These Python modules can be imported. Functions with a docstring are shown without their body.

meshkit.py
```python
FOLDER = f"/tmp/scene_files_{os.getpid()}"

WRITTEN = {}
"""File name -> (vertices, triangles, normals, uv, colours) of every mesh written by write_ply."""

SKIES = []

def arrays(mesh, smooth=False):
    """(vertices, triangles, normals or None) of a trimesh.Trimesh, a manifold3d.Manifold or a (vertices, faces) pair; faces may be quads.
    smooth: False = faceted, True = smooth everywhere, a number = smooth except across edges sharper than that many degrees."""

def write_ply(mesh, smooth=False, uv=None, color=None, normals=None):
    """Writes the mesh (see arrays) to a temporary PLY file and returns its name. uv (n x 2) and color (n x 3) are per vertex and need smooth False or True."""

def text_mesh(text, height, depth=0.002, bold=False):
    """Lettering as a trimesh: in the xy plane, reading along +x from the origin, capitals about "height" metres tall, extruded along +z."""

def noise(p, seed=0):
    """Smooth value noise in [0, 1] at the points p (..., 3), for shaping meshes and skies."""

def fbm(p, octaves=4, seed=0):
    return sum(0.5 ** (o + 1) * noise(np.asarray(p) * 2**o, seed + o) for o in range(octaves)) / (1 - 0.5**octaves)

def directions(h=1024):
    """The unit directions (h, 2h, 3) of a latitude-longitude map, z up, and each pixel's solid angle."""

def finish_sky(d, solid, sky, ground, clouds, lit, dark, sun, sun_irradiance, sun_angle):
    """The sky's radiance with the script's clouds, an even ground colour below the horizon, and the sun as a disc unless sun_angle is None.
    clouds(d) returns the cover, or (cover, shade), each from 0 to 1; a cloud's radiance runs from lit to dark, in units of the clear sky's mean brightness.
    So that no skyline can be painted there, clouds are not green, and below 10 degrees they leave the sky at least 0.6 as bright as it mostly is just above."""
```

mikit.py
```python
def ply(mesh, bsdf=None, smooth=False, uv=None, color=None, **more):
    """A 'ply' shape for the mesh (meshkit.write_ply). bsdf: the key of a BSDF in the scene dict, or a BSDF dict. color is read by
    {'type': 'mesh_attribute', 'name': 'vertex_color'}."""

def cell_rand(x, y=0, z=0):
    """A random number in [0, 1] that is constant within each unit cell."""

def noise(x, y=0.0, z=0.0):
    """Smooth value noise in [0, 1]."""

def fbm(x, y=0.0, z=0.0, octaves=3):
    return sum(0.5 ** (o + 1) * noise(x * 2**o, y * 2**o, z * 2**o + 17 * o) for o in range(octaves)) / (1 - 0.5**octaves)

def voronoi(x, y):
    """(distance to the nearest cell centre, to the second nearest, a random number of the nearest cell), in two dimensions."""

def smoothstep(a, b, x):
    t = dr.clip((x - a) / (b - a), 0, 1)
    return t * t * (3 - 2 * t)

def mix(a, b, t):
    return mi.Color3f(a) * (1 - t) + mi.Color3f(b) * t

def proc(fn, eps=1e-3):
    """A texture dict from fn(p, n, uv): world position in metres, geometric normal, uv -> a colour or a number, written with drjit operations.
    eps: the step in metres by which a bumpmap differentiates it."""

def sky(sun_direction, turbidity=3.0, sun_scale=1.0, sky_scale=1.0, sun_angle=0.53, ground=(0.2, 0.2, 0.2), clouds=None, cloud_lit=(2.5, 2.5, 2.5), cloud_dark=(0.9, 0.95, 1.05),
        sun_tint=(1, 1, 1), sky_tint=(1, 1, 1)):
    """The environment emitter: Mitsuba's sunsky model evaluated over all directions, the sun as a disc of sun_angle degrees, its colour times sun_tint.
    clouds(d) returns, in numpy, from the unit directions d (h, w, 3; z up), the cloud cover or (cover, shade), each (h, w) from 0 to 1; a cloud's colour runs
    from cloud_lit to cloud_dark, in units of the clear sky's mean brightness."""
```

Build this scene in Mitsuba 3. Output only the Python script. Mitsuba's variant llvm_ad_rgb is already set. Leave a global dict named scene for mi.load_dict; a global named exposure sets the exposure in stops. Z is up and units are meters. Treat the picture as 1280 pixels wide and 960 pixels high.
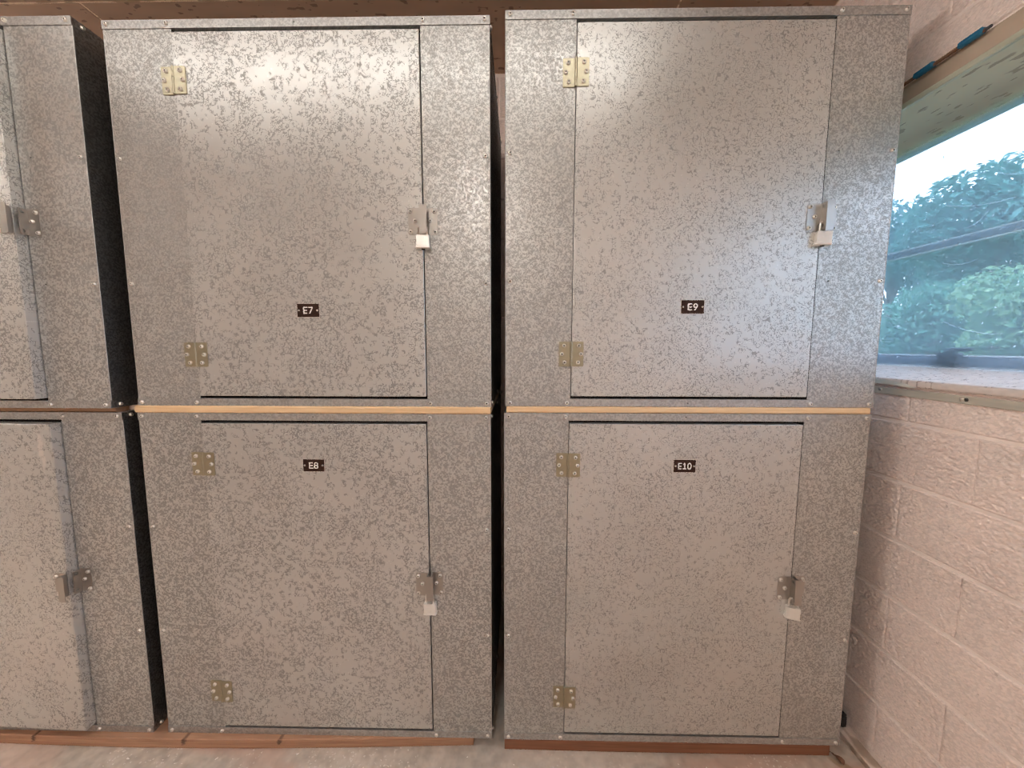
import math, random
import numpy as np
import trimesh, manifold3d
import mitsuba as mi, drjit as dr
import mikit, meshkit
from mikit import proc, noise, fbm, voronoi, cell_rand, smoothstep, mix
from shapely.geometry import Polygon, Point, box as sbox
T = mi.ScalarTransform4f
random.seed(5)
rng = np.random.default_rng(5)
scene, labels = {}, {}

# ------------------------------------------------------------------ camera, sky, lamps, exposure
EYE = np.array([0.0, 0.0, 1.486])
FWD = np.array([-0.016880, 0.994958, -0.098859])
UP = np.array([-0.003473, 0.098815, 0.995100])
scene['camera'] = {'type': 'perspective', 'fov': 2 * math.degrees(math.atan(640 / 470.2)), 'fov_axis': 'x', 'near_clip': 0.02, 'far_clip': 200.0,
                   'to_world': T().look_at(origin=EYE.tolist(), target=(EYE + FWD).tolist(), up=UP.tolist())}
exposure = 0.34
SKY = 420.0
LAMP = (8.0, 8.0, 7.7)          # the tubes right before the boxes
LAMP_FILL = (44.0, 44.5, 43.0)   # added unseen fill tubes that brighten the wall and the boxes
scene['sky'] = mikit.sky((0.6, -0.3, 0.75), turbidity=4.0, sun_scale=0.0, sky_scale=SKY * 0.06, ground=(0.16, 0.2, 0.17),
                         clouds=lambda d: (np.full(d.shape[:2], 0.94), 0.55 * meshkit.fbm(d * 3.0, 3)),
                         cloud_lit=(0.80, 1.03, 1.42), cloud_dark=(0.66, 0.88, 1.28), sky_tint=(1, 1, 1))

# ------------------------------------------------------------------ helpers
def num(key):
    if key not in scene and key not in labels:
        return key
    k = 1
    while f'{key}_{k:03d}' in scene or f'{key}_{k:03d}' in labels:
        k += 1
    return f'{key}_{k:03d}'
def bx(x0, x1, y0, y1, z0, z1, b=0.0):
    """A box, its edges chamfered by b."""
    if b <= 0:
        m = trimesh.creation.box((x1 - x0, y1 - y0, z1 - z0))
        m.apply_translation(((x0 + x1) / 2, (y0 + y1) / 2, (z0 + z1) / 2))
        return m
    p = []
    for x, sx in ((x0, 1), (x1, -1)):
        for y, sy in ((y0, 1), (y1, -1)):
            for z, sz in ((z0, 1), (z1, -1)):
                p += [(x + sx * b, y + sy * b, z), (x + sx * b, y, z + sz * b), (x, y + sy * b, z + sz * b)]
    return trimesh.convex.convex_hull(np.array(p))
def cat(*ms):
    return trimesh.util.concatenate([m for m in ms])
def cyl(p, q, r, n=14):
    return trimesh.creation.cylinder(radius=r, segment=(np.array(p, float), np.array(q, float)), sections=n)
def tube(pts, r, n=8):
    return trimesh.creation.sweep_polygon(Point(0, 0).buffer(r, quad_segs=max(2, n // 4)), np.array(pts, float))
def sheet(poly, y0, y1):
    """A shapely polygon in (x, z), given the thickness y0..y1."""
    m = trimesh.creation.extrude_polygon(poly, y1 - y0, engine='earcut')
    v = m.vertices
    m.vertices = np.c_[v[:, 0], y1 - v[:, 2], v[:, 1]]
    return m
def add(key, shape, label=None, cat_=None, group=None, kind=None, xf=None):
    key = num(key)
    s = dict(shape)
    if xf is not None:
        s['to_world'] = xf
    scene[key] = s
    d = {k: v for k, v in (('label', label), ('category', cat_), ('group', group), ('kind', kind)) if v}
    if d:
        labels[key] = d
    return key
def put(key, mesh, bsdf, label=None, cat_=None, group=None, kind=None, smooth=False, xf=None):
    return add(key, mikit.ply(mesh, bsdf, smooth=smooth), label, cat_, group, kind, xf)
def thing(name, label, cat_, group=None):
    key = num(name)
    labels[key] = {'label': label, 'category': cat_}
    if group:
        labels[key]['group'] = group
    return key
def rgb(c):
    return {'type': 'rgb', 'value': list(c)}

# ------------------------------------------------------------------ materials
def worms(x, y, z):
    """Zinc spangle: dark wormlike marks, thicker in drifting patches."""
    wx, wz = x + 0.004 * noise(x * 210, z * 210, 4.0), z + 0.004 * noise(x * 210, z * 210, 8.0)
    a = noise(wx * 200 + y * 150, wz * 200, y * 60)
    b = noise(x * 88 + 31, z * 88 + y * 80, 7.0)
    patch = fbm(x * 9 + y * 7, z * 9, 3.0, 3)
    line = 1 - smoothstep(0.03, 0.13, dr.abs(a - 0.5))
    rub = noise((x * 0.8 + z * 0.6 + 0.1 * patch) * 60, (x * 0.6 - z * 0.8) * 5, 6.0) - 0.5      # where it was wiped
    return dr.clip(line * smoothstep(0.36, 0.60, b + 0.12 + 0.9 * (patch - 0.5) + 0.3 * rub), 0, 1), patch
def smear(p):
    return fbm(p.x * 2.2 + p.z * 1.1 + 4, p.z * 2.6 - p.x * 0.7, p.y * 2.0, 3)
def door_col(p, n, uv):
    w, patch = worms(p.x, p.y, p.z)
    s = smear(p)
    glint = smoothstep(0.985, 0.997, cell_rand(p.x * 330, p.z * 330, 2.0))
    v = (0.58 - 0.25 * w) * (0.88 + 0.24 * s) + 0.10 * glint
    # a pale dried drip on the door of the low left box
    dx = (p.x + 1.628 + 0.012 * (noise(p.z * 60) - 0.5)) / 0.010
    dz = (p.z - 1.14) / 0.088
    drip = smoothstep(1.2, 0.5, dr.sqrt(dx * dx + dz * dz) + 0.7 * (noise(p.x * 160, p.z * 90) - 0.5)) * dr.select(p.y < 1.4, 1.0, 0.0)
    return mix(mi.Color3f(v, v * 0.985, v * 0.95), (0.75, 0.70, 0.66), 0.6 * drip)
def door_rough(p, n, uv):
    w, patch = worms(p.x, p.y, p.z)
    return 0.35 + 0.30 * w + 0.08 * (smear(p) - 0.5)
def fine(p):
    a = noise(p.x * 190 + p.y * 160, p.z * 190, p.y * 100)
    b = noise(p.x * 330 + p.y * 300 + 9, p.z * 330, 5.0)
    return 0.6 * a + 0.4 * b
def panel_col(p, n, uv):
    f = fine(p)
    v = (0.325 + 0.22 * smoothstep(0.3, 0.72, f)) * (0.88 + 0.24 * smear(p))
    return mi.Color3f(v, v * 0.985, v * 0.95)
def panel_rough(p, n, uv):
    return 0.56 - 0.26 * smoothstep(0.3, 0.7, fine(p))
def metal(name, col, rough, metallic=0.8, spec=0.5):
    scene[name] = {'type': 'twosided', 'bsdf': {'type': 'principled', 'base_color': proc(col) if callable(col) else rgb(col),
                   'roughness': proc(rough) if callable(rough) else rough, 'metallic': metallic, 'specular': spec}}
def plain(name, col, rough=0.6, spec=0.4, bump=None, bump_scale=1.0, eps=1e-3):
    b = {'type': 'principled', 'base_color': proc(col) if callable(col) else rgb(col), 'roughness': rough, 'specular': spec}
    if bump:
        b = {'type': 'bumpmap', 'arbitrary': proc(bump, eps), 'scale': bump_scale, 'bsdf': b}
    scene[name] = {'type': 'twosided', 'bsdf': b}
metal('galvanised_door', door_col, door_rough, 0.5)
metal('galvanised_panel', panel_col, panel_rough, 0.5)
def rail_col(p, n, uv):
    f = fine(p)
    v = (0.36 + 0.12 * smoothstep(0.3, 0.72, f)) * (0.9 + 0.2 * smear(p))
    return mi.Color3f(v, v * 0.98, v * 0.955)
metal('galvanised_rail', rail_col, 0.42, 0.55)
metal('galvanised_shaded', lambda p, n, uv: panel_col(p, n, uv) * 0.62, 0.42, 0.92)  # panel colour darkened to hold the shade and dark reflections between boxes
metal('hinge_steel', (0.40, 0.36, 0.26), 0.36, 0.8)
metal('bracket_steel', (0.42, 0.39, 0.36), 0.34, 0.85)
metal('rivet_metal', (0.80, 0.77, 0.72), 0.25, 0.9)
metal('lock_steel', (0.88, 0.86, 0.82), 0.36, 0.6)
metal('shackle_steel', (0.85, 0.83, 0.80), 0.18, 0.95)
plain('rivet_core', (0.03, 0.028, 0.026), 0.5)
plain('gap_shade', (0.05, 0.048, 0.045), 0.8)  # shade inside the door gaps, painted as a near-black colour
plain('plate_brown', (0.03, 0.013, 0.008), 0.65, 0.15)
plain('plate_edge', (0.62, 0.55, 0.50), 0.5)
plain('letter_white', (0.86, 0.84, 0.82), 0.5)
def wood(c0, c1, ax):
    def f(p, n, uv):
        l, a, b = (p.x, p.y, p.z) if ax == 'x' else (p.y, p.x, p.z)
        g = fbm(l * 3.0, a * 60, b * 90, 3)
        g2 = noise(l * 14, a * 300, b * 320)
        return mix(c0, c1, dr.clip(0.7 * g + 0.4 * g2 - 0.05, 0, 1))
    return f
plain('raw_wood', wood((0.70, 0.46, 0.24), (0.92, 0.70, 0.44), 'x'), 0.6)
plain('shaded_wood', wood((0.30, 0.17, 0.10), (0.46, 0.28, 0.17), 'x'), 0.65)  # darker spacer wood, shade under the overhanging box put into the colour
plain('pale_wood', wood((0.58, 0.44, 0.36), (0.74, 0.60, 0.50), 'y'), 0.7)
def knotty(p, n, uv):
    c = wood((0.27, 0.135, 0.08), (0.52, 0.31, 0.20), 'x')(p, n, uv)
    k = mi.Float(0)
    for cx in (-1.805, -1.234, -0.88):
        k = dr.maximum(k, smoothstep(1.0, 0.4, dr.sqrt(dr.square((p.x - cx - 0.25 * (p.z - 0.03)) / 0.011) + dr.square((p.z - 0.028) / 0.018)) + 0.5 * (noise(p.x * 200, p.z * 200) - 0.5)))
    return mix(c, (0.06, 0.03, 0.02), 0.8 * k)
plain('base_wood', knotty, 0.65)
plain('base_wood_shaded', wood((0.13, 0.05, 0.025), (0.27, 0.125, 0.07), 'x'), 0.65)  # darker copy of the base wood, its shade put into the colour
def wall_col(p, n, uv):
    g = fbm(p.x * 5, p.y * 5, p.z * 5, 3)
    painted_relief = fbm(p.y * 190 + p.z * 70, p.z * 260, p.x * 60, 2)  # glints and pit shade of the fine relief, painted into the colour
    g = g + 0.6 * (smoothstep(0.36, 0.64, painted_relief) - 0.5)
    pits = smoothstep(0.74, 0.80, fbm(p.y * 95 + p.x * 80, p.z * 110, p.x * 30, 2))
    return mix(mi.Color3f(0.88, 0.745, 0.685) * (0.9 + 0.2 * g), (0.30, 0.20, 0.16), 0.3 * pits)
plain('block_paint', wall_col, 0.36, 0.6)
plain('joint_paint', lambda p, n, uv: mi.Color3f(0.95, 0.83, 0.77) * (0.85 + 0.3 * fbm(p.x * 20, p.y * 20, p.z * 20, 2)), 0.55)
plain('room_paint', (0.76, 0.71, 0.66), 0.6)
def floor_col(p, n, uv):
    g = fbm(p.x * 3, p.y * 3, 1.0, 4)
    g2 = fbm(p.x * 40, p.y * 40, 2.0, 3)
    red = smoothstep(0.42, 0.62, fbm(p.x * 2.2 + 9, p.y * 6, 3.0, 3))
    c = mix((0.36, 0.31, 0.26), (0.74, 0.66, 0.58), dr.clip(0.75 * g + 0.65 * g2 - 0.2, 0, 1))
    c = mix(c, (0.52, 0.34, 0.27), 0.6 * red)
    fleck = smoothstep(0.90, 0.95, cell_rand(p.x * 170, p.y * 170, 3.0)) * smoothstep(0.35, 0.55, noise(p.x * 400, p.y * 400)) * smoothstep(0.4, 0.6, noise(p.x * 7, p.y * 9, 4.0))
    c = mix(c, (0.82, 0.78, 0.74), 0.6 * fleck)
    d = smoothstep(0.0, 0.012, 0.028 - dr.abs(p.x - 1.165 - 0.42 * (1.25 - p.y) + 0.03 * noise(p.y * 30))) * smoothstep(1.262, 1.24, p.y)
    return mix(c, (0.36, 0.25, 0.16), 0.8 * d)
plain('concrete', floor_col, 0.6, 0.35)
def ledge_col(p, n, uv):
    g = fbm(p.x * 30, p.y * 22, p.z * 30, 3)
    return mix((0.50, 0.39, 0.31), (0.86, 0.74, 0.66), smoothstep(0.32, 0.52, g))
plain('ledge_mortar', ledge_col, 0.7)
def ceil_col(p, n, uv):
    g = fbm(p.x * 4, p.y * 14, 2.0, 3)
    sp = smoothstep(0.76, 0.82, fbm(p.x * 30, p.y * 60, 5.0, 2))
    return mix(mi.Color3f(0.40, 0.265, 0.185) * (0.85 + 0.3 * g), (0.10, 0.06, 0.04), 0.6 * sp)
plain('ceiling_brown', ceil_col, 0.7)
plain('ceiling_seam', lambda p, n, uv: mix((0.45, 0.33, 0.22), (0.82, 0.66, 0.50), smoothstep(0.35, 0.55, fbm(p.x * 18, p.y * 60, 1.0, 2))), 0.8)
def sill_col(p, n, uv):
    g = fbm(p.x * 60, p.y * 60, p.z * 60, 3)
    sp = smoothstep(0.72, 0.80, fbm(p.x * 120, p.y * 120, 5.0, 2))
    return mix(mi.Color3f(0.74, 0.66, 0.62) * (0.85 + 0.3 * g), (0.30, 0.22, 0.19), 0.6 * sp)
plain('sill_paint', sill_col, 0.55)
plain('flashing_grey', lambda p, n, uv: mix((0.42, 0.40, 0.35), (0.62, 0.57, 0.49), fbm(p.x * 9, p.y * 9, p.z * 60, 3)), 0.45)
plain('peel_white', (0.72, 0.72, 0.66), 0.5)
plain('strip_green', lambda p, n, uv: mix((0.46, 0.47, 0.37), (0.62, 0.64, 0.52), fbm(p.y * 12, p.z * 40, 1.0, 2)), 0.5)
plain('lintel_paint', lambda p, n, uv: mix((0.44, 0.35, 0.26), (0.60, 0.47, 0.37), fbm(p.y * 5, p.z * 22, 1.0, 3)), 0.5)
def soffit_col(p, n, uv):
    g = fbm(p.x * 14, p.y * 5, 1.0, 3)
    sp = smoothstep(0.66, 0.76, fbm(p.x * 90, p.y * 26, 5.0, 2))
    return mix(mix((0.62, 0.58, 0.44), (0.44, 0.39, 0.30), smoothstep(1.33, 1.46, p.x) * (0.5 + 0.8 * g)), (0.25, 0.19, 0.13), 0.6 * sp)
plain('soffit_paint', soffit_col, 0.55)
plain('frame_metal', (0.20, 0.24, 0.30), 0.5)
plain('latch_dark', (0.05, 0.055, 0.07), 0.5)
plain('tape_blue', lambda p, n, uv: mix((0.012, 0.10, 0.20), (0.02, 0.17, 0.30), noise(p.y * 60, p.z * 60)), 0.5)
plain('rod_brown', (0.17, 0.085, 0.05), 0.5)
plain('rod_pale', (0.48, 0.38, 0.27), 0.6)
plain('black_plastic', (0.012, 0.012, 0.013), 0.45)
plain('leaf_brown', (0.16, 0.08, 0.045), 0.7)
plain('grit_white', (0.85, 0.80, 0.75), 0.7)
scene['plexiglass'] = {'type': 'thindielectric', 'int_ior': 1.49}
scene['speck'] = {'type': 'principledthin', 'base_color': rgb((0.9, 0.95, 1.0)), 'roughness': 0.9, 'diff_trans': 1.7}
plain('frame_highlight', (0.80, 0.82, 0.82), 0.4)  # pale colour stands for the highlight lines along the window bars
scene['clear_glass'] = {'type': 'thindielectric', 'int_ior': 1.5}
def leafmat(name, c, t=0.7):
    scene[name] = {'type': 'principledthin', 'base_color': {'type': 'mesh_attribute', 'name': 'vertex_color'}, 'roughness': 0.7, 'diff_trans': t}
leafmat('foliage', None)
plain('bark', (0.16, 0.13, 0.10), 0.9)
plain('grass', lambda p, n, uv: mix((0.10, 0.17, 0.07), (0.20, 0.28, 0.12), fbm(p.x * 3, p.y * 3, 0.0, 3)), 0.9)
plain('lamp_white', (0.85, 0.85, 0.83), 0.5)

# ------------------------------------------------------------------ the room
XW, YB, ZC = 1.284, 2.067, 2.880
XL, YR = -4.2, -3.2
WY0, WY1, WZ0, WZ1 = -0.9, 1.90, 1.356, 2.276      # window opening in the right wall
XG = 1.47                                          # the scratched inner sheet
add('floor', mikit.ply(cat(bx(XL, 1.236, YR, YB, -0.12, 0), bx(1.236, 1.25, YR, YB, -0.12, -0.012)), 'concrete'), kind='structure')
add('trim_1', mikit.ply(bx(1.246, XW + 0.004, YR, YB, -0.02, 0.012, 0.002), 'ledge_mortar'), 'pale mortar ledge at the foot of the block wall', kind='structure')
# right wall: recessed joint surface with blocks proud of it
XO = 1.62
def wallbox(y0, y1, z0, z1, x0=XW + 0.005):
    return bx(x0, XO, y0, y1, z0, z1)
parts = [wallbox(YR, YB + 0.3, -0.12, WZ0), wallbox(YR, YB + 0.3, WZ1 + 0.05, ZC + 0.1), wallbox(YR, WY0, WZ0, WZ1 + 0.05), wallbox(WY1, YB + 0.3, WZ0, WZ1 + 0.05)]
parts.append(bx(XW, XW + 0.006, YR, -0.45, 0, WZ0)); parts.append(bx(XW, XW + 0.006, YR, -0.45, WZ1 + 0.077, ZC)); parts.append(bx(XW, XW + 0.006, YR, WY0, WZ0, WZ1 + 0.077))
add('wall_right', mikit.ply(cat(*parts), 'joint_paint'), 'tan painted concrete block wall with the window', kind='structure')
CZ = [1.237 + 0.2032 * k for k in range(-6, 9)]
shapes = {}
def rough_block(y0, y1, z0, z1):
    """A block with a thick stippled coat of paint: its face is a displaced grid."""
    st = 0.0024
    ny, nz = max(3, int((y1 - y0) / st)), max(3, int((z1 - z0) / st))
    gy, gz = np.meshgrid(np.linspace(y0, y1, ny), np.linspace(z0, z1, nz))
    p = np.stack([gy * 135 + gz * 50, gz * 190, 0 * gy + 3.3], -1)
    hgt = meshkit.fbm(p, 3, 2)
    hgt = np.clip((hgt - 0.36) / 0.26, 0, 1); hgt = hgt * hgt * (3 - 2 * hgt)
    big = meshkit.fbm(np.stack([gy * 9, gz * 9, 0 * gy], -1), 2, 8)
    ey, ez = np.minimum(gy - y0, y1 - gy), np.minimum(gz - z0, z1 - gz)
    x = XW + 0.0027 * (1 - hgt) * (0.3 + 1.1 * big) * np.clip(ez / 0.009, 0, 1) + 0.0022 * np.clip(1 - ey / 0.005, 0, 1) ** 2 + 0.0048 * np.clip(1 - ez / 0.0045, 0, 1) ** 2
    V = np.stack([x, gy, gz], -1).reshape(-1, 3)
    idx = np.arange(ny * nz).reshape(nz, ny)
    F = np.concatenate([np.stack([idx[:-1, :-1], idx[1:, 1:], idx[:-1, 1:]], -1).reshape(-1, 3), np.stack([idx[:-1, :-1], idx[1:, :-1], idx[1:, 1:]], -1).reshape(-1, 3)])
    return cat(trimesh.Trimesh(V, F, process=False), bx(XW + 0.0049, XW + 0.02, y0, y1, z0, z1))
def block(holder, axis, a0, a1, z0, z1):
    g = 0.0045
    key = (axis, round(a1 - a0, 4), round(z1 - z0, 4))
    if key not in shapes:
        l, h = a1 - a0 - 2 * g, z1 - z0 - 2 * g
        m = bx(0, 0.02, g, g + l, g, g + h, 0.0035) if axis == 'y' else bx(g, g + l, 0, 0.02, g, g + h, 0.0035)
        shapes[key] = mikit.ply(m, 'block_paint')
    at = (XW, a0, z0) if axis == 'y' else (a0, YB, z0)
    if axis == 'y' and a1 > 0.7 and a0 < 1.62:
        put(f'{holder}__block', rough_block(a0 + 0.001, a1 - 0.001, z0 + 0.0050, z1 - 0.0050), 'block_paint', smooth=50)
        return
    add(f'{holder}__block', shapes[key], xf=T().translate(list(at)))
for k in range(14):
    z0, z1 = CZ[k], min(CZ[k + 1], ZC)
    j0 = (1.05 if k % 2 == 1 else 1.246)
    for i in range(-4, 4):
        y0, y1 = j0 + i * 0.4064, j0 + (i + 1) * 0.4064
        y0, y1 = max(y0, -0.45), min(y1, YB)
        if y1 - y0 < 0.03:
            continue
        for a, b, c, d in ([(y0, y1, z0, z1)] if z1 <= WZ0 or z0 >= WZ1 + 0.077 else
                           [(y0, min(y1, WY1), z0, min(z1, WZ0)), (y0, min(y1, WY1), max(z0, WZ1 + 0.077), z1), (max(y0, WY1), y1, z0, z1)]):
            if b - a > 0.03 and d - c > 0.03:
                block('wall_right', 'y', a, b, c, d)
# back wall
add('wall_back', mikit.ply(bx(XL, XW + 0.005, YB + 0.005, YB + 0.25, -0.12, ZC + 0.1), 'joint_paint'), 'tan painted block wall behind the metal boxes', kind='structure')
for k in range(14):
    z0, z1 = CZ[k], min(CZ[k + 1], ZC)
    for i in range(-9, 4):
        x0 = 0.10 + (0.2032 if k % 2 else 0) + i * 0.4064
        x1 = min(x0 + 0.4064, XW)
        if (k >= 11 and x1 - x0 > 0.03) or (x1 > -0.5 and x0 < 0.45):
            block('wall_back', 'x', x0, x1, z0, z1)
add('wall_left', mikit.ply(bx(XL - 0.15, XL, YR - 0.15, YB + 0.25, -0.12, ZC + 0.1), 'room_paint'), kind='structure')
add('wall_rear', mikit.ply(bx(XL, XO, YR - 0.15, YR, -0.12, ZC + 0.1), 'room_paint'), kind='structure')
# ceiling: brown panels under a pale seam filler
add('ceiling', mikit.ply(bx(XL, XO, YR, YB + 0.25, ZC - 0.0045, ZC + 0.12), 'ceiling_seam'), 'dark brown ceiling of panels with pale seams', kind='structure')
ys = [-3.236, -2.016, -0.796, 0.424, 1.644, YB + 0.004]
for r in range(5):
    xs = [-4.23, -1.79, 0.65, XW + 0.003] if r % 2 == 0 else [-4.2, -3.01, -0.57, XW + 0.003]
    for i in range(len(xs) - 1):
        put('ceiling__panel', bx(max(xs[i] + 0.003, XL), xs[i + 1] - 0.003, max(ys[r] + 0.003, YR), ys[r + 1] - 0.003, ZC - 0.006, ZC + 0.006, 0.002), 'ceiling_brown')

# ------------------------------------------------------------------ window in the right wall
W = 'window_1'
labels[W] = {'label': 'window with a scratched hazy inner sheet above the block wall', 'kind': 'structure'}
def sloped(x0, z0, x1, z1, th, y0, y1, b=0.0):
    """A slab whose room edge is at (x0, z0) and whose far edge is at (x1, z1), th thick below."""
    poly = Polygon([(x0, z0), (x1, z1), (x1, z1 - abs(th)), (x0, z0 - abs(th))]) if th > 0 else Polygon([(x0, z0), (x1, z1), (x1, z1 + abs(th)), (x0, z0 + abs(th))])
    if b:
        poly = poly.buffer(-b).buffer(b, quad_segs=3)
    m = trimesh.creation.extrude_polygon(poly, y1 - y0, engine='earcut')
    v = m.vertices
    m.vertices = np.c_[v[:, 0], y1 - v[:, 2], v[:, 1]]
    if m.volume < 0:
        m.invert()
    return m
put(W + '__sill', sloped(XW - 0.012, 1.380, 1.60, 1.432, 0.026, WY0, WY1, 0.008), 'sill_paint', 'speckled pale concrete sill', smooth=40)
put(W + '__sill_flashing', bx(XW - 0.006, XW + 0.002, WY0, WY1, 1.324, 1.348, 0.0015), 'flashing_grey', 'grey metal strip screwed under the sill')
put(W + '__soffit', sloped(XW + 0.006, WZ1, 1.500, 2.2285, -0.12, WY0, WY1), 'soffit_paint', 'pitted yellowish underside of the lintel')
put(W + '__lintel', bx(XW + 0.004, XW + 0.03, WY0 - 0.2, WY1 + 0.1, WZ1 + 0.002, WZ1 + 0.078, 0.002), 'lintel_paint', 'tan painted lintel board')
put(W + '__head_strip', bx(XW - 0.008, XW + 0.006, WY0, WY1, WZ1 - 0.002, WZ1 + 0.017, 0.003), 'strip_green', 'pale green wooden strip')
# peeling paint flake on the sill edge
fl = sheet(Polygon([(1.395, 1.379), (1.29, 1.372), (1.245, 1.366), (1.215, 1.3555), (1.255, 1.357), (1.30, 1.360), (1.395, 1.3605)]), 0, 0.0015)
v = fl.vertices
fl.vertices = np.c_[XW - 0.0135 - v[:, 1], v[:, 0], v[:, 2]]
fl.fix_normals()
put(W + '__paint_flake', fl, 'peel_white', 'loose whitish paint flake')
dome = trimesh.creation.revolve(np.array([(0, 0.004), (0.003, 0.0037), (0.0052, 0.0024), (0.006, 0.0)]), sections=14)
dome_x = dome.copy(); dome_x.apply_transform(trimesh.transformations.rotation_matrix(-math.pi / 2, [0, 1, 0]))
screw_ply = mikit.ply(dome_x, 'rivet_metal', smooth=50)
for y, z in ((1.341, 1.343), (1.096, 1.341), (0.80, 1.338), (0.52, 1.338)):
    add(W + '__screw', screw_ply, xf=T().translate([XW - 0.006, y, z - 0.004]))
put(W + '__screw_hole', cyl((XW - 0.0068, 1.085, 1.337), (XW - 0.004, 1.085, 1.337), 0.0055, 12), 'rivet_core')
add(W + '__sheet', mikit.ply(bx(XG, XG + 0.003, WY0, WY1, 1.405, 2.236), 'plexiglass'), 'scratched clear plastic sheet')
r_ = np.random.default_rng(21)
bits = []
for k in range(420):
    y_, z_, q = r_.uniform(0.55, 1.5), r_.uniform(1.42, 2.2), r_.uniform(0.0006, 0.0017) * (1.6 if k % 9 == 0 else 1)
    c = trimesh.convex.convex_hull(np.vstack([r_.normal(size=(6, 3)) * (0.0001, q, q)])); c.apply_translation((XG - 0.0003, y_, z_)); bits.append(c)
for k in range(9):                                     # scratches
    y_, z_, an, ln = r_.uniform(0.9, 1.4), r_.uniform(1.46, 2.0), r_.uniform(-0.9, 0.5), r_.uniform(0.03, 0.10)
    pts = [(XG - 0.0004, y_ + ln * t * math.cos(an), z_ + ln * t * math.sin(an) + 0.012 * t * t) for t in np.linspace(-1, 1, 7)]
    bits.append(tube(pts, 0.0004, 4))
add(W + '__specks', mikit.ply(cat(*bits), 'speck'), 'pale specks and scratches on the sheet', kind='stuff')
scene[W + '__film'] = {'type': 'cube', 'to_world': T().translate([1.487, (WY0 + WY1) / 2, 1.82]).scale([0.010, (WY1 - WY0) / 2 - 0.001, 0.405]), 'bsdf': {'type': 'null'},
                       'interior': {'type': 'homogeneous', 'albedo': rgb((0.72, 0.90, 1.0)), 'sigma_t': 11.0}}
labels[W + '__film'] = {'label': 'bluish dusty veil behind the plastic sheet'}
XF = 1.545
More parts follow.
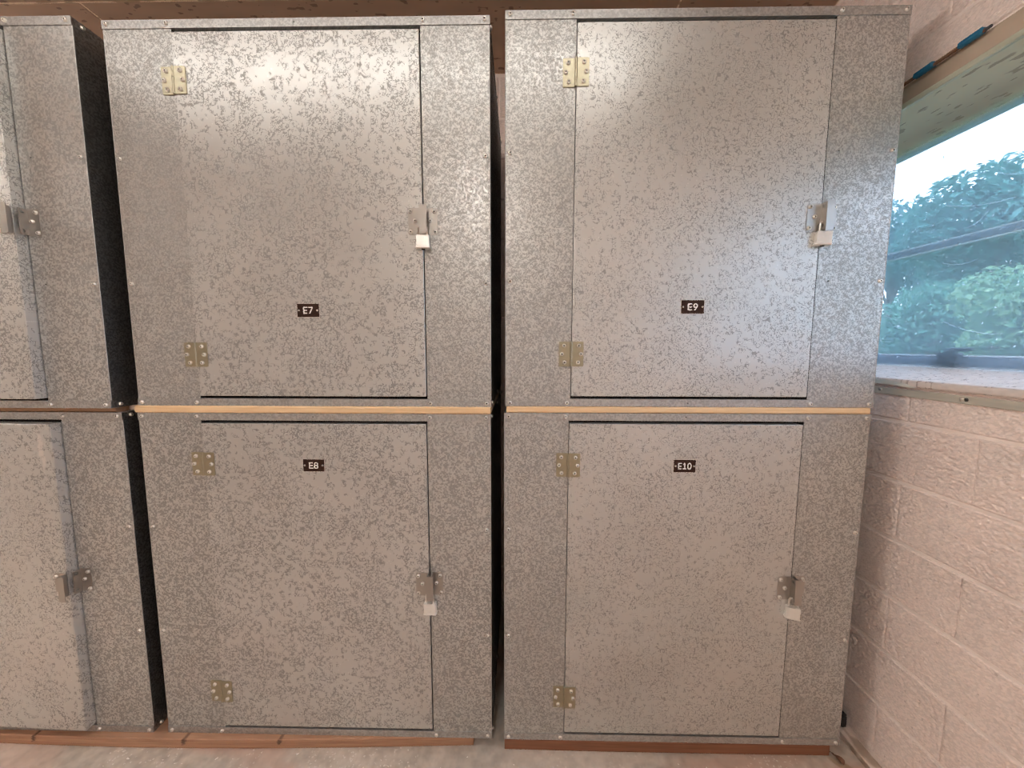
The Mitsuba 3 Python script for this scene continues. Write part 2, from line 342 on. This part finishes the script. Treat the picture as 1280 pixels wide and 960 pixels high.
put(W + '__frame', cat(bx(XF - 0.02, XF + 0.02, WY0, WY1, 1.405, 1.458, 0.003), bx(XF - 0.02, XF + 0.02, WY0, WY1, 2.238, 2.30, 0.003),
                       bx(XF - 0.02, XF + 0.02, WY1 - 0.04, WY1, 1.458, 2.238, 0.003), bx(XF - 0.02, XF + 0.02, WY0, WY0 + 0.04, 1.458, 2.238, 0.003)), 'frame_metal')
put(W + '__mullion', bx(XF - 0.018, XF + 0.014, WY0 + 0.04, WY1 - 0.04, 1.841, 1.866, 0.003), 'frame_metal', 'grey crossbar')
for zz in (1.8395, 1.8665):
    put(W + '__mullion_highlight', bx(XF - 0.022, XF - 0.018, WY0 + 0.04, WY1 - 0.04, zz, zz + 0.003), 'frame_highlight', 'pale strip painted as an edge highlight')
put(W + '__frame_highlight', bx(XF - 0.024, XF - 0.020, WY0, WY1, 1.455, 1.460), 'frame_highlight', 'pale strip painted as a highlight along the bottom rail')
for z0, z1 in ((1.458, 1.841), (1.866, 2.238)):
    add(W + '__pane', mikit.ply(bx(XF - 0.001, XF + 0.001, WY0 + 0.04, WY1 - 0.04, z0, z1), 'clear_glass'))
lt = cat(bx(XF - 0.045, XF - 0.015, 1.315, 1.385, 1.425, 1.468, 0.008), cyl((XF - 0.030, 1.35, 1.466), (XF - 0.030, 1.35, 1.482), 0.014),
         bx(XF - 0.040, XF - 0.026, 1.352, 1.357, 1.46, 1.478, 0.002))
lk = put(W + '__latch', lt, 'latch_dark', 'dark latch on the bottom rail')
put(lk + '__handle', trimesh.convex.convex_hull(np.vstack([trimesh.creation.icosphere(1, 0.008).vertices + (XF - 0.032, 1.355, 1.477), trimesh.creation.icosphere(1, 0.006).vertices + (XF - 0.034, 1.285, 1.480)])), 'latch_dark', smooth=40)

# thin rod with two bands of blue tape on the lintel
t = thing('rod', 'thin brown rod with two blue tape bands lying along the wall above the window', 'rod')
RX = XW - 0.010
put(t + '__shaft', cat(cyl((RX, 1.85, 2.352), (RX, 1.14, 2.3508), 0.0048, 10)), 'rod_brown', smooth=40)
put(t + '__shaft_edge', cyl((RX + 0.004, 1.85, 2.3575), (RX + 0.004, 1.15, 2.3565), 0.004, 10), 'rod_pale', 'pale upper side of the rod', smooth=40)
for a, b in ((1.328, 1.268), (1.205, 1.143)):
    put(t + '__tape', bx(RX - 0.008, RX + 0.009, b, a, 2.3455, 2.3625, 0.004), 'tape_blue', 'band of blue tape', smooth=30)
put(t + '__tip', cyl((RX, 1.142, 2.351), (RX, 1.128, 2.351), 0.004, 10), 'latch_dark', 'dark tip')

# ------------------------------------------------------------------ lockers
LW, LH, LD = 1.2194, 1.2188, 0.75
HW = LW / 2
RAIL = 0.0252
DL, DR = -0.3915, 0.3925                     # the door opening
P = {}
def dot(r=0.0026):
    return lambda x, z: Point(x, z).buffer(r, quad_segs=3)
dd = dot()
P['side'] = mikit.ply(bx(-0.001, 0.001, 0.003, LD, 0.002, LH - 0.002), 'galvanised_shaded')
P['back'] = mikit.ply(bx(-HW + 0.002, HW - 0.002, LD - 0.002, LD, 0.002, LH - 0.002), 'galvanised_panel')
P['flat'] = mikit.ply(bx(-HW + 0.003, HW - 0.003, 0.004, LD - 0.003, -0.001, 0.001), 'galvanised_panel')
def folded(poly_front, x_fold, sgn):
    """A front panel with its edge folded back on the outer side."""
    return poly_front
lp = sbox(-HW + 0.0012, 0.004, DL, LH - 0.004)
P['left'] = mikit.ply(sheet(lp, 0.0015, 0.003), 'galvanised_panel')
rp = sbox(DR, 0.004, HW - 0.0012, LH - 0.004).difference(dd(0.430, 0.808)).difference(dd(0.430, 0.411))
P['right'] = mikit.ply(sheet(rp, 0.0015, 0.003), 'galvanised_panel')
def rail(z0, z1, lip_z0, lip_z1, zh):
    pf = sbox(-HW, z0, HW, z1).difference(dd(0.0, zh))
    return cat(sheet(pf, -0.0012, 0.0012), bx(-HW, HW, 0.0015, 0.03, lip_z0, lip_z1), bx(DL, DR, 0.0015, 0.02, z0 if lip_z0 > z0 + 0.01 else z1 - 0.0015, (z0 + 0.0015) if lip_z0 > z0 + 0.01 else z1))
P['top_rail'] = mikit.ply(rail(LH - RAIL, LH, LH - 0.0015, LH, 1.207), 'galvanised_rail')
P['bottom_rail'] = mikit.ply(rail(0, RAIL, 0, 0.0015, 0.0115), 'galvanised_rail')
P['side_rail'] = mikit.ply(bx(-0.00075, 0.00075, 0.0, LD, 0, RAIL), 'galvanised_shaded')
P['corner'] = mikit.ply(cyl((0, 0, RAIL), (0, 0, LH - RAIL), 0.0023, 10), 'galvanised_rail', smooth=40)
P['inner_stop'] = mikit.ply(cat(bx(DL - 0.0015, DL, 0.0032, 0.045, RAIL, LH - RAIL), bx(DR, DR + 0.0015, 0.0032, 0.045, RAIL, LH - RAIL), bx(DL - 0.02, DL + 0.02, 0.045, 0.047, 0.003, LH - 0.003), bx(DR - 0.02, DR + 0.02, 0.045, 0.047, 0.003, LH - 0.003), bx(DL, DR, 0.045, 0.047, LH - 0.06, LH - 0.003), bx(DL, DR, 0.045, 0.047, 0.003, 0.06)), 'gap_shade')
# door pan in coordinates from its hinge edge
DW = DR - DL - 0.0055
DZ0, DZ1 = RAIL + 0.0085, LH - RAIL - 0.0105
def pan():
    hem = 0.0016
    body = bx(0, DW, 0.0, 0.042, DZ0, DZ1, hem)
    # the front is subdivided and gently buckled
    nx, nz = 40, 58
    gx, gz = np.meshgrid(np.linspace(hem, DW - hem, nx), np.linspace(DZ0 + hem, DZ1 - hem, nz))
    edge = np.minimum(np.minimum(gx, DW - gx), np.minimum(gz - DZ0, DZ1 - gz))
    dep = 0.0016 * (meshkit.fbm(np.stack([gx * 3.1, gz * 3.1, 0 * gx], -1), 2, 4) - 0.5) * np.clip(edge / 0.06, 0, 1)
    V = np.stack([gx, -0.0004 + dep - 0.0005, gz], -1).reshape(-1, 3)
    idx = np.arange(nx * nz).reshape(nz, nx)
    F = np.concatenate([np.stack([idx[:-1, :-1], idx[:-1, 1:], idx[1:, 1:]], -1).reshape(-1, 3), np.stack([idx[:-1, :-1], idx[1:, 1:], idx[1:, :-1]], -1).reshape(-1, 3)])
    return cat(body, trimesh.Trimesh(V, F, process=False))
P['door'] = mikit.ply(pan(), 'galvanised_door', smooth=25)
# pop rivet: dome with a dimple, facing -y
rv = trimesh.creation.revolve(np.array([(0.0, 0.0030), (0.0021, 0.0030), (0.0026, 0.0062), (0.0044, 0.0055), (0.0060, 0.0034), (0.0068, 0.0012), (0.0068, 0.0)]), sections=14)
rv.apply_transform(trimesh.transformations.rotation_matrix(math.pi / 2, [1, 0, 0]))
rr = np.hypot(rv.vertices[:, 0], rv.vertices[:, 2])
rv_col = np.where(rr[:, None] < 0.0024, (0.03, 0.03, 0.03), (0.88, 0.85, 0.80))
scene['rivet_two'] = {'type': 'twosided', 'bsdf': {'type': 'principled', 'base_color': {'type': 'mesh_attribute', 'name': 'vertex_color'}, 'roughness': 0.22, 'metallic': 0.85}}
P['rivet'] = mikit.ply(rv, 'rivet_two', smooth=True, color=rv_col)
rx = rv.copy(); rx.apply_transform(trimesh.transformations.rotation_matrix(math.pi / 2, [0, 0, 1]))
P['rivet_side'] = mikit.ply(rx, 'rivet_two', smooth=True, color=rv_col)
# hinge, centred on the knuckle
def leaf(s):
    poly = sbox(0.003, -0.041, 0.040, 0.041) if s > 0 else sbox(-0.040, -0.041, -0.003, 0.041)
    return sheet(poly.buffer(-0.002).buffer(0.002, quad_segs=2), -0.0034, 0.0)
P['leaf'] = mikit.ply(leaf(1), 'hinge_steel'); P['leaf_left'] = mikit.ply(leaf(-1), 'hinge_steel')
P['knuckle'] = mikit.ply(cat(*[cyl((0, -0.0035, -0.041 + k * 0.0165 + 0.0006), (0, -0.0035, -0.041 + (k + 1) * 0.0165 - 0.0006), 0.0042, 12) for k in range(5)]), 'hinge_steel', smooth=40)
# latch brackets
hole = lambda x, z, a, b: Point(0, 0).buffer(1, quad_segs=4)
def flange(mirror):
    pf = sbox(-0.026, 0.566, 0.0, 0.648)
    pf = pf.buffer(-0.003).buffer(0.003, quad_segs=2)
    slot = sbox(-0.021, 0.634, -0.012, 0.640).buffer(0.0015)
    ring = Point(-0.016, 0.578).buffer(0.0048, quad_segs=4)
    m = sheet(pf.difference(slot).difference(ring), -0.001, 0.001)        # (x -> depth)
    v = m.vertices
    m.vertices = np.c_[v[:, 1], v[:, 0], v[:, 2]]
    m.invert()
    return m
fl_ = flange(0)
def moved(m, dx, dy=0, dz=0):
    q = m.copy(); q.apply_translation((dx, dy, dz)); return q
rb = cat(sheet(sbox(0.399, 0.565, 0.437, 0.649).buffer(-0.004).buffer(0.004, quad_segs=3), -0.002, 0.0), moved(fl_, 0.400))
P['panel_bracket'] = mikit.ply(rb, 'bracket_steel')
OX = 0.3855
lb = cat(sheet(sbox(0.343, 0.565, OX, 0.649).buffer(-0.004).buffer(0.004, quad_segs=3), -0.002, 0.0), moved(fl_, OX),
         sheet(sbox(OX - 0.001, 0.560, OX + 0.023, 0.651).buffer(-0.002).buffer(0.002, quad_segs=2), -0.0275, -0.0255))
P['door_bracket'] = mikit.ply(moved(lb, -DL), 'bracket_steel')
# padlock hanging from (0, 0, 0): shackle crown at the origin, laminated body below
def arch(w, h0, r):
    pts = [(-w, 0, -h0)] + [(-w * math.cos(a), 0, w * math.sin(a)) for a in np.linspace(0, math.pi, 13)] + [(w, 0, -h0)]
    return tube(pts, r, 8)
body = [bx(-0.021 + 0.0006 * (k % 2), 0.021 - 0.0006 * (k % 2), -0.011, 0.011, -0.052 + 0.0052 * k, -0.0475 + 0.0052 * k, 0.001) for k in range(7)]
body.append(bx(-0.020, 0.020, -0.0105, 0.0105, -0.052, -0.016))
body = [moved(m, 0, 0, -0.005) for m in body]
P['lock_body'] = mikit.ply(cat(*body), 'lock_steel')
P['lock_shackle'] = mikit.ply(arch(0.0125, 0.026, 0.0034), 'shackle_steel', smooth=40)
P['lock_bumper'] = mikit.ply(bx(-0.0235, 0.0235, -0.0132, 0.0132, -0.063, -0.0555, 0.003), 'lock_steel', smooth=30)
P['lock_key'] = mikit.ply(cyl((0, 0, -0.0655), (0, 0, -0.062), 0.006, 12), 'rivet_core')
# number plate centred at the origin on the plane y = 0
P['plate_back'] = mikit.ply(bx(-0.038, 0.038, -0.0012, 0.0, -0.0225, 0.0225), 'plate_edge')
P['plate_face'] = mikit.ply(bx(-0.0365, 0.0365, -0.0022, -0.0011, -0.0212, 0.0212, 0.0004), 'plate_brown')
rs = rv.copy(); rs.apply_scale(0.5)
P['plate_screw'] = mikit.ply(rs, 'rivet_metal', smooth=35)
def lettering(s):
    m = meshkit.text_mesh(s, 0.0215, 0.0006, True)
    m.apply_translation(-m.bounds.mean(0))
    if len(s) > 2:
        m.vertices[:, 0] *= 0.86
    v = m.vertices
    m.vertices = np.c_[v[:, 0], -v[:, 2] - 0.0024, v[:, 1]]
    return m

def locker(name, x, y, z, number, pz, label, group, ajar=0.0, prong=0.0015, plate_tilt=0.0, rot=0.0):
    t = thing('storage_box', label, 'metal box', group)
    X0 = T().translate([x, y, z]).rotate([0, 0, 1], rot)
    at = lambda a, b, c: X0 @ T().translate([a, b, c])
    add(t + '__side_panel', P['side'], xf=at(-HW + 0.0025, 0, 0)); add(t + '__side_panel', P['side'], xf=at(HW - 0.0025, 0, 0))
    add(t + '__back_panel', P['back'], xf=X0); add(t + '__top_panel', P['flat'], xf=at(0, 0, LH - 0.003)); add(t + '__bottom_panel', P['flat'], xf=at(0, 0, 0.003))
    add(t + '__front_panel', P['left'], xf=X0); add(t + '__front_panel', P['right'], xf=X0)
    add(t + '__top_rail', P['top_rail'], xf=X0); add(t + '__bottom_rail', P['bottom_rail'], xf=X0)
    for s in (-1, 1):
        for zz in (0, LH - RAIL):
            add(t + '__side_rail', P['side_rail'], xf=at(s * (HW - 0.00075), 0, zz))
    for s in (-1, 1):
        add(t + '__corner_bend', P['corner'], xf=at(s * (HW - 0.0016), 0.0032, 0))
    add(t + '__inner_frame', P['inner_stop'], 'inner frame with the shade of the door gap painted on', xf=X0)
    for zz in (0.0115, 1.207):
        for xx in (-0.594, -0.403, 0.403, 0.594):
            add(t + '__rivet', P['rivet'], xf=at(xx, -0.001, zz))
        for yy in (0.03, 0.36, 0.70):
            add(t + '__rivet', P['rivet_side'], xf=at(HW, yy, zz))
    for zz in (0.411, 0.808):
        for xx in (-0.594, 0.594):
            add(t + '__rivet', P['rivet'], xf=at(xx, 0.0015, zz))
    D0 = at(DL + 0.002, 0, 0) @ T().rotate([0, 0, 1], -ajar) @ T().translate([0, -prong, 0])
    d = add(t + '__door', P['door'], xf=D0)
    dat = lambda a, b, c: D0 @ T().translate([a, b, c])
    for zz in (1.040, 0.175):
        h = add(t + '__hinge', P['knuckle'], 'yellowish zinc plated butt hinge', xf=at(DL, -prong + 0.0005, zz))
        add(h + '__leaf', P['leaf_left'], xf=at(DL, 0.0013, zz)); add(h + '__leaf', P['leaf'], xf=at(DL, -prong - 0.0007, zz))
        for dz, xx in ((0.0275, 0.024), (0.0, 0.031), (-0.0275, 0.022)):
            add(h + '__rivet', P['rivet'], xf=at(DL - xx, -0.0020, zz + dz)); add(h + '__rivet', P['rivet'], xf=at(DL + xx, -prong - 0.0040, zz + dz))
    b = add(t + '__panel_bracket', P['panel_bracket'], 'steel latch bracket with holed flange on the front panel', xf=at(0, 0.0015, 0))
    for xx, zz in ((0.428, 0.638), (0.414, 0.610), (0.430, 0.574)):
        add(b + '__rivet', P['rivet'], xf=at(xx, -0.0005, zz))
    b = add(t + '__door_bracket', P['door_bracket'], 'steel latch bracket with a folded lip on the door', xf=dat(-0.002, -0.0009, 0))
    for xx, zz in ((0.351, 0.638), (0.366, 0.608), (0.351, 0.574)):
        add(b + '__rivet', P['rivet'], xf=dat(xx - DL - 0.002, -0.0029, zz))
    if number:
        n = add(t + '__number_plate', P['plate_back'], 'dark brown number plate reading ' + number, xf=dat(-DL + pz[0] - 0.002, -0.0009, pz[1]) @ T().rotate([0, 1, 0], plate_tilt))
        nx = dat(-DL + pz[0] - 0.002, -0.0009, pz[1]) @ T().rotate([0, 1, 0], plate_tilt)
        add(n + '__face', P['plate_face'], xf=nx)
        put(n + '__lettering', lettering(number), 'letter_white', 'white ' + number, xf=nx)
        for s in (-1, 1):
            add(n + '__screw', P['plate_screw'], xf=nx @ T().translate([s * 0.031, -0.0022, 0]))
    return X0
G = 'galvanised steel storage boxes'
E7 = locker('E7', -0.7015, 1.2674 - 0.004, 1.2821, 'E7', (0.0005, 0.323), 'upper galvanised steel box numbered E7, padlocked door, stacked on box E8', G)
E8 = locker('E8', -0.7033, 1.2593, 0.0384, 'E8', (-0.0035, 1.0375), 'lower galvanised steel box numbered E8, padlocked door, on the long red-brown timber', G)
E9 = locker('E9', 0.5659, 1.2535, 1.2870, 'E9', (-0.001, 0.3285), 'upper galvanised steel box numbered E9, beside the window', G)
E10 = locker('E10', 0.5619, 1.2523, 0.0449, 'E10', (0.0015, 1.040), 'lower galvanised steel box numbered E10, beside the block wall', G)
E5 = locker('E5', -1.9883, 1.2376, 1.2756, None, None, 'upper galvanised steel box cut off by the left edge, door unlocked', G, ajar=1.6, prong=0.008)
E6 = locker('E6', -1.977, 1.2574, 0.0384, None, None, 'lower galvanised steel box at left edge, pale drip on its unlocked door', G, ajar=1.6, prong=0.008)
# padlocks
def padlock(X0, dz, yaw, tilt, label):
    t = thing('padlock', label, 'padlock', 'padlocks on the latches')
    M = X0 @ T().translate([0.3925, -0.0165 + 0.0015, 0.5765 + dz]) @ T().rotate([0, 0, 1], yaw) @ T().rotate([0, 1, 0], tilt)
    add(t + '__body', P['lock_body'], xf=M); add(t + '__shackle', P['lock_shackle'], xf=M @ T().translate([0, 0, 0])); add(t + '__bumper', P['lock_bumper'], xf=M)
    add(t + '__keyway', P['lock_key'], xf=M)
padlock(E7, 0.004, 4, 0, 'laminated steel padlock hanging on the latch of box E7')
padlock(E8, -0.010, -3, -2, 'laminated steel padlock hanging on the latch of box E8')
padlock(E9, 0.004, -14, 3, 'laminated steel padlock hanging on the latch of box E9')
padlock(E10, -0.010, -20, 2, 'laminated steel padlock hanging on the latch of box E10')
# spacer frames between the stacked boxes
def spacer(x0, x1, y0, z0, z1, mat_front, label, side_out, in_front=0.0):
    t = thing('spacer_frame', label, 'wooden spacer', 'wooden spacers between stacked boxes')
    r = 0.006
    pf = sbox(y0, z0, y0 + 0.045, z1).buffer(-r).buffer(r, quad_segs=4)
    m = trimesh.creation.extrude_polygon(pf, x1 - x0, engine='earcut')
    v = m.vertices
    m.vertices = np.c_[x0 + v[:, 2], v[:, 0], v[:, 1]]
    if m.volume < 0: m.invert()
    put(t + '__front_rail', m, mat_front, smooth=40)
    for a, b in ((x0 + 0.012, x0 + 0.06), (x1 - 0.05 + side_out, x1 - 0.002 + side_out)):
        put(t + '__side_rail', bx(a, b, y0 + 0.046, y0 + 0.70, z0, z1, 0.003), 'pale_wood')
    put(t + '__back_rail', bx(x0, x1, y0 + 0.701, y0 + 0.745, z0, z1, 0.003), 'pale_wood')
spacer(-1.318, -0.094, 1.255, 1.2573, 1.2820, 'raw_wood', 'pale raw wood spacer strip between boxes E7 and E8', 0.004)
spacer(-0.040, 1.166, 1.2515, 1.2638, 1.2869, 'raw_wood', 'thin raw wood spacer strip between boxes E9 and E10', 0.0)
spacer(-2.60, -1.392, 1.262, 1.2573, 1.2755, 'shaded_wood', 'wood spacer strip with its shade painted brown between the two boxes at the left edge', 0.028)

# base timbers
def timber(x0, x1, y0, d, z1, bow, seed):
    n = 24
    xs = np.linspace(x0, x1, n)
    b = 0.003
    prof = [(b, 0), (d - b, 0), (d, b), (d, z1 - b), (d - b, z1), (b, z1), (0, z1 - b), (0, b)]
    V, F = [], []
    for i, xx in enumerate(xs):
        o = -bow * math.sin(math.pi * i / (n - 1)) + 0.0015 * (meshkit.noise(np.array([[xx * 3, seed, 0.5]]))[0] - 0.5)
        V += [(xx, y0 + o + a, c) for a, c in prof]
    k = len(prof)
    for i in range(n - 1):
        for j in range(k):
            a, c = i * k + j, i * k + (j + 1) % k
            F += [(a, a + k, c), (c, a + k, c + k)]
    for j in range(1, k - 1):
        F += [(0, j, j + 1), ((n - 1) * k, (n - 1) * k + j + 1, (n - 1) * k + j)]
    m = trimesh.Trimesh(V, F, process=False)
    if m.volume < 0: m.invert()
    return m
GB = 'timbers under the lower boxes'
put('base_timber', timber(-2.7, -0.163, 1.264, 0.089, 0.0384, 0.031, 1), 'base_wood', 'long bowed red-brown timber on the floor under box E8 and the box left of it', 'timber', GB)
put('base_timber', timber(-0.046, 1.139, 1.2525, 0.089, 0.0449, 0.002, 2), 'base_wood_shaded', 'red-brown timber with painted shade on the floor under box E10', 'timber', GB)
put('base_timber', timber(-2.7, -0.163, 1.86, 0.089, 0.0384, 0.0, 3), 'base_wood', 'rear red-brown timber under box E8 and the box left of it', 'timber', GB)
put('base_timber', timber(-0.046, 1.139, 1.86, 0.089, 0.0449, 0.0, 4), 'base_wood', 'rear red-brown timber under box E10', 'timber', GB)

# small things on the floor
t = thing('bait_box', 'black plastic box on the floor in the gap between box E10 and the block wall', 'plastic box')
put(t + '__body', bx(1.205, 1.279, 1.340, 1.50, 0.017, 0.062, 0.006), 'black_plastic')
put(t + '__lid', bx(1.207, 1.277, 1.342, 1.498, 0.0625, 0.072, 0.004), 'black_plastic', 'ribbed lid')
def dryleaf():
    n = 9
    V, F = [], []
    for i in range(n):
        s = i / (n - 1)
        w = 0.008 * math.sin(math.pi * min(1, s * 0.9 + 0.08)) ** 0.8 + 0.0004
        for j, q in enumerate((-1, 0, 1)):
            V.append((w * q, s * 0.036, 0.004 + 0.006 * abs(q) + 0.006 * math.sin(3 * s + q)))
    for i in range(n - 1):
        for j in range(2):
            a = i * 3 + j
            F += [(a, a + 1, a + 4), (a, a + 4, a + 3)]
    m = trimesh.Trimesh(V, F, process=False)
    q = m.copy(); q.apply_translation((0, 0, -0.0012)); q.invert()
    return cat(m, q)
m = dryleaf(); m.apply_transform(trimesh.transformations.rotation_matrix(0.45, [0, 0, 1])); m.apply_translation((1.168, 1.222, 0.0))
t = thing('dry_leaf', 'crumpled dry brown leaf on the floor by the timber end under box E10', 'leaf')
put(t + '__blade', m, 'leaf_brown', smooth=True)
put(t + '__stem', tube([(1.146, 1.272, 0.004), (1.152, 1.262, 0.006), (1.160, 1.245, 0.006), (1.168, 1.225, 0.005)], 0.0012, 6), 'leaf_brown')
bits = []
for k in range(70):
    x_, y_ = rng.uniform(-1.5, 1.2), rng.uniform(1.08, 1.235)
    s = rng.uniform(0.001, 0.003)
    c = trimesh.convex.convex_hull(rng.normal(size=(7, 3)) * s * (1, 1, 0.5)); c.apply_translation((x_, y_, -c.bounds[0, 2])); c.apply_translation((0, 0, 0))
    bits.append(c)
add('grit', mikit.ply(cat(*bits), 'grit_white'), 'pale specks of grit scattered on the concrete floor', 'grit', kind='stuff')

# ------------------------------------------------------------------ ceiling lamps (out of the picture)
LZ = ZC - 0.085
def lamp(cx, cy, length, turn, power, what):
    t = thing('ceiling_lamp', 'long white twin tube lamp under the ceiling ' + what, 'lamp', 'ceiling lamps')
    M = T().translate([cx, cy, 0]).rotate([0, 0, 1], turn)
    h = length / 2
    put(t + '__housing', bx(-h - 0.02, h + 0.02, -0.06, 0.06, ZC - 0.05, ZC - 0.007, 0.004), 'lamp_white', xf=M)
    for s in (-0.04, 0.04):
        add(t + '__tube', {**mikit.ply(cyl((-h, s, LZ), (h, s, LZ), 0.016, 16), 'lamp_white', smooth=40), 'emitter': {'type': 'area', 'radiance': rgb(power)}}, xf=M)
        for xx in (-h - 0.013, h + 0.013):
            put(t + '__socket', bx(xx - 0.012, xx + 0.012, s - 0.014, s + 0.014, ZC - 0.10, ZC - 0.05), 'lamp_white', xf=M)
lamp(-0.68, 0.60, 2.45, 0, LAMP, 'close in front of the boxes')
lamp(-3.85, 1.22, 1.55, 90, tuple(2.3 * c for c in LAMP_FILL), 'added as unseen fill along the left side of the room')  # added to brighten the block wall from the left
lamp(-0.38, -1.6, 2.45, 90, tuple(0.85 * c for c in LAMP_FILL), 'added as unseen fill reaching back from the middle of the room')  # added fill light for the block wall and the boxes

# ------------------------------------------------------------------ outside
put('ground', bx(1.7, 60, -40, 60, -0.6, -0.35), 'grass', 'grassy ground outside the window', kind='structure')
def canopy(centres, n, size, c0, c1, seed):
    r = np.random.default_rng(seed)
    C = np.array([c[:3] for c in centres]); Rr = np.array([c[3] for c in centres])
    pick = r.choice(len(C), n, p=Rr ** 2 / (Rr ** 2).sum())
    d = r.normal(size=(n, 3)); d /= np.linalg.norm(d, axis=1, keepdims=True)
    rad = Rr[pick] * (0.55 + 0.5 * r.random(n) ** 0.6) * (1 + 0.3 * (meshkit.noise(d * 3 + pick[:, None], seed) - 0.5))
    o = C[pick] + d * rad[:, None] * (1, 1, 0.85)
    nrm = d * 0.6 + r.normal(size=(n, 3)) * 0.6 + (0, 0, 0.5); nrm /= np.linalg.norm(nrm, axis=1, keepdims=True)
    u = np.cross(nrm, r.normal(size=(n, 3))); u /= np.linalg.norm(u, axis=1, keepdims=True); w = np.cross(nrm, u)
    s = size * r.uniform(0.6, 1.3, (n, 1))
    V = np.stack([o - u * s, o + w * s * 0.5 + nrm * s * 0.15, o + u * s, o - w * s * 0.5 + nrm * s * 0.15], 1).reshape(-1, 3)
    b = np.arange(n)[:, None] * 4
    F = np.concatenate([b + (0, 1, 2), b + (0, 2, 3)])
    k = r.random((n, 1))
    col = np.array([0.68, 0.84, 1.12]) * np.repeat(np.array(c0) * (1 - k) + np.array(c1) * k, 4, 0)  # tint puts the blue of haze and daylight into the leaves
    return trimesh.Trimesh(V, F, process=False), col
def tree(name, x, y, h, rad, c0, c1, seed, label, n=7000, cat_='tree', low=0.0, leaf=0.085):
    r = np.random.default_rng(seed)
    t = thing(name, label, cat_, 'trees outside the window')
    g = -0.35
    cs = [(x, y, g + h - rad * 0.8, rad * 0.75)]
    for k in range(16):
        a = r.uniform(0, 2 * math.pi); q = rad * r.uniform(0.45, 0.95)
        zz = g + h * r.uniform(0.12 + low, 0.88)
        q *= 1 - 0.45 * max(0, (zz - g) / h - 0.55)
        cs.append((x + q * math.cos(a), y + q * math.sin(a), zz, rad * r.uniform(0.26, 0.46)))
    m, col = canopy(cs, int(n * 1.8), leaf * 1.05, c0, c1, seed)
    scene[t + '__foliage'] = mikit.ply(m, 'foliage', color=col); labels[t + '__foliage'] = {'kind': 'stuff'}
    put(t + '__trunk', cat(*[cyl((x + 0.05 * math.sin(k), y, g + h * 0.8 * k / 5), (x + 0.05 * math.sin(k + 1), y, g + h * 0.8 * (k + 1) / 5 + 0.02), 0.16 - 0.02 * k, 8) for k in range(5)]), 'bark', smooth=40)
    for c in cs[1:7]:
        put(t + '__branch', cyl((x, y, g + (c[2] - g) * 0.6), c[:3], 0.035, 6), 'bark')
tree('tree', 9.3, 7.95, 5.6, 1.65, (0.10, 0.26, 0.16), (0.26, 0.46, 0.30), 11, 'tallest leafy blue-green tree outside the window, rising into the sky', 9000)
tree('tree', 8.6, 4.1, 4.4, 1.6, (0.10, 0.25, 0.15), (0.26, 0.45, 0.28), 12, 'leafy blue-green tree cut off by the right edge, outside the window', 8000)
tree('tree', 12.6, 13.2, 6.8, 2.1, (0.11, 0.26, 0.18), (0.26, 0.44, 0.32), 13, 'leafy tree seen outside the window just past the edge of box E9', 8000)
tree('tree', 13.8, 7.4, 5.6, 2.1, (0.10, 0.25, 0.16), (0.24, 0.42, 0.30), 15, 'tree standing farther back behind the tallest one outside the window', 7000)
tree('bush', 5.8, 4.2, 2.75, 0.82, (0.20, 0.34, 0.16), (0.54, 0.62, 0.28), 14, 'yellow-green bush in front of the trees outside the window', 7000, 'bush', leaf=0.042)
tree('bush', 6.7, 6.2, 3.0, 0.95, (0.13, 0.30, 0.16), (0.28, 0.46, 0.26), 16, 'low dark green bush before the tallest tree outside the window', 6000, 'bush', leaf=0.045)
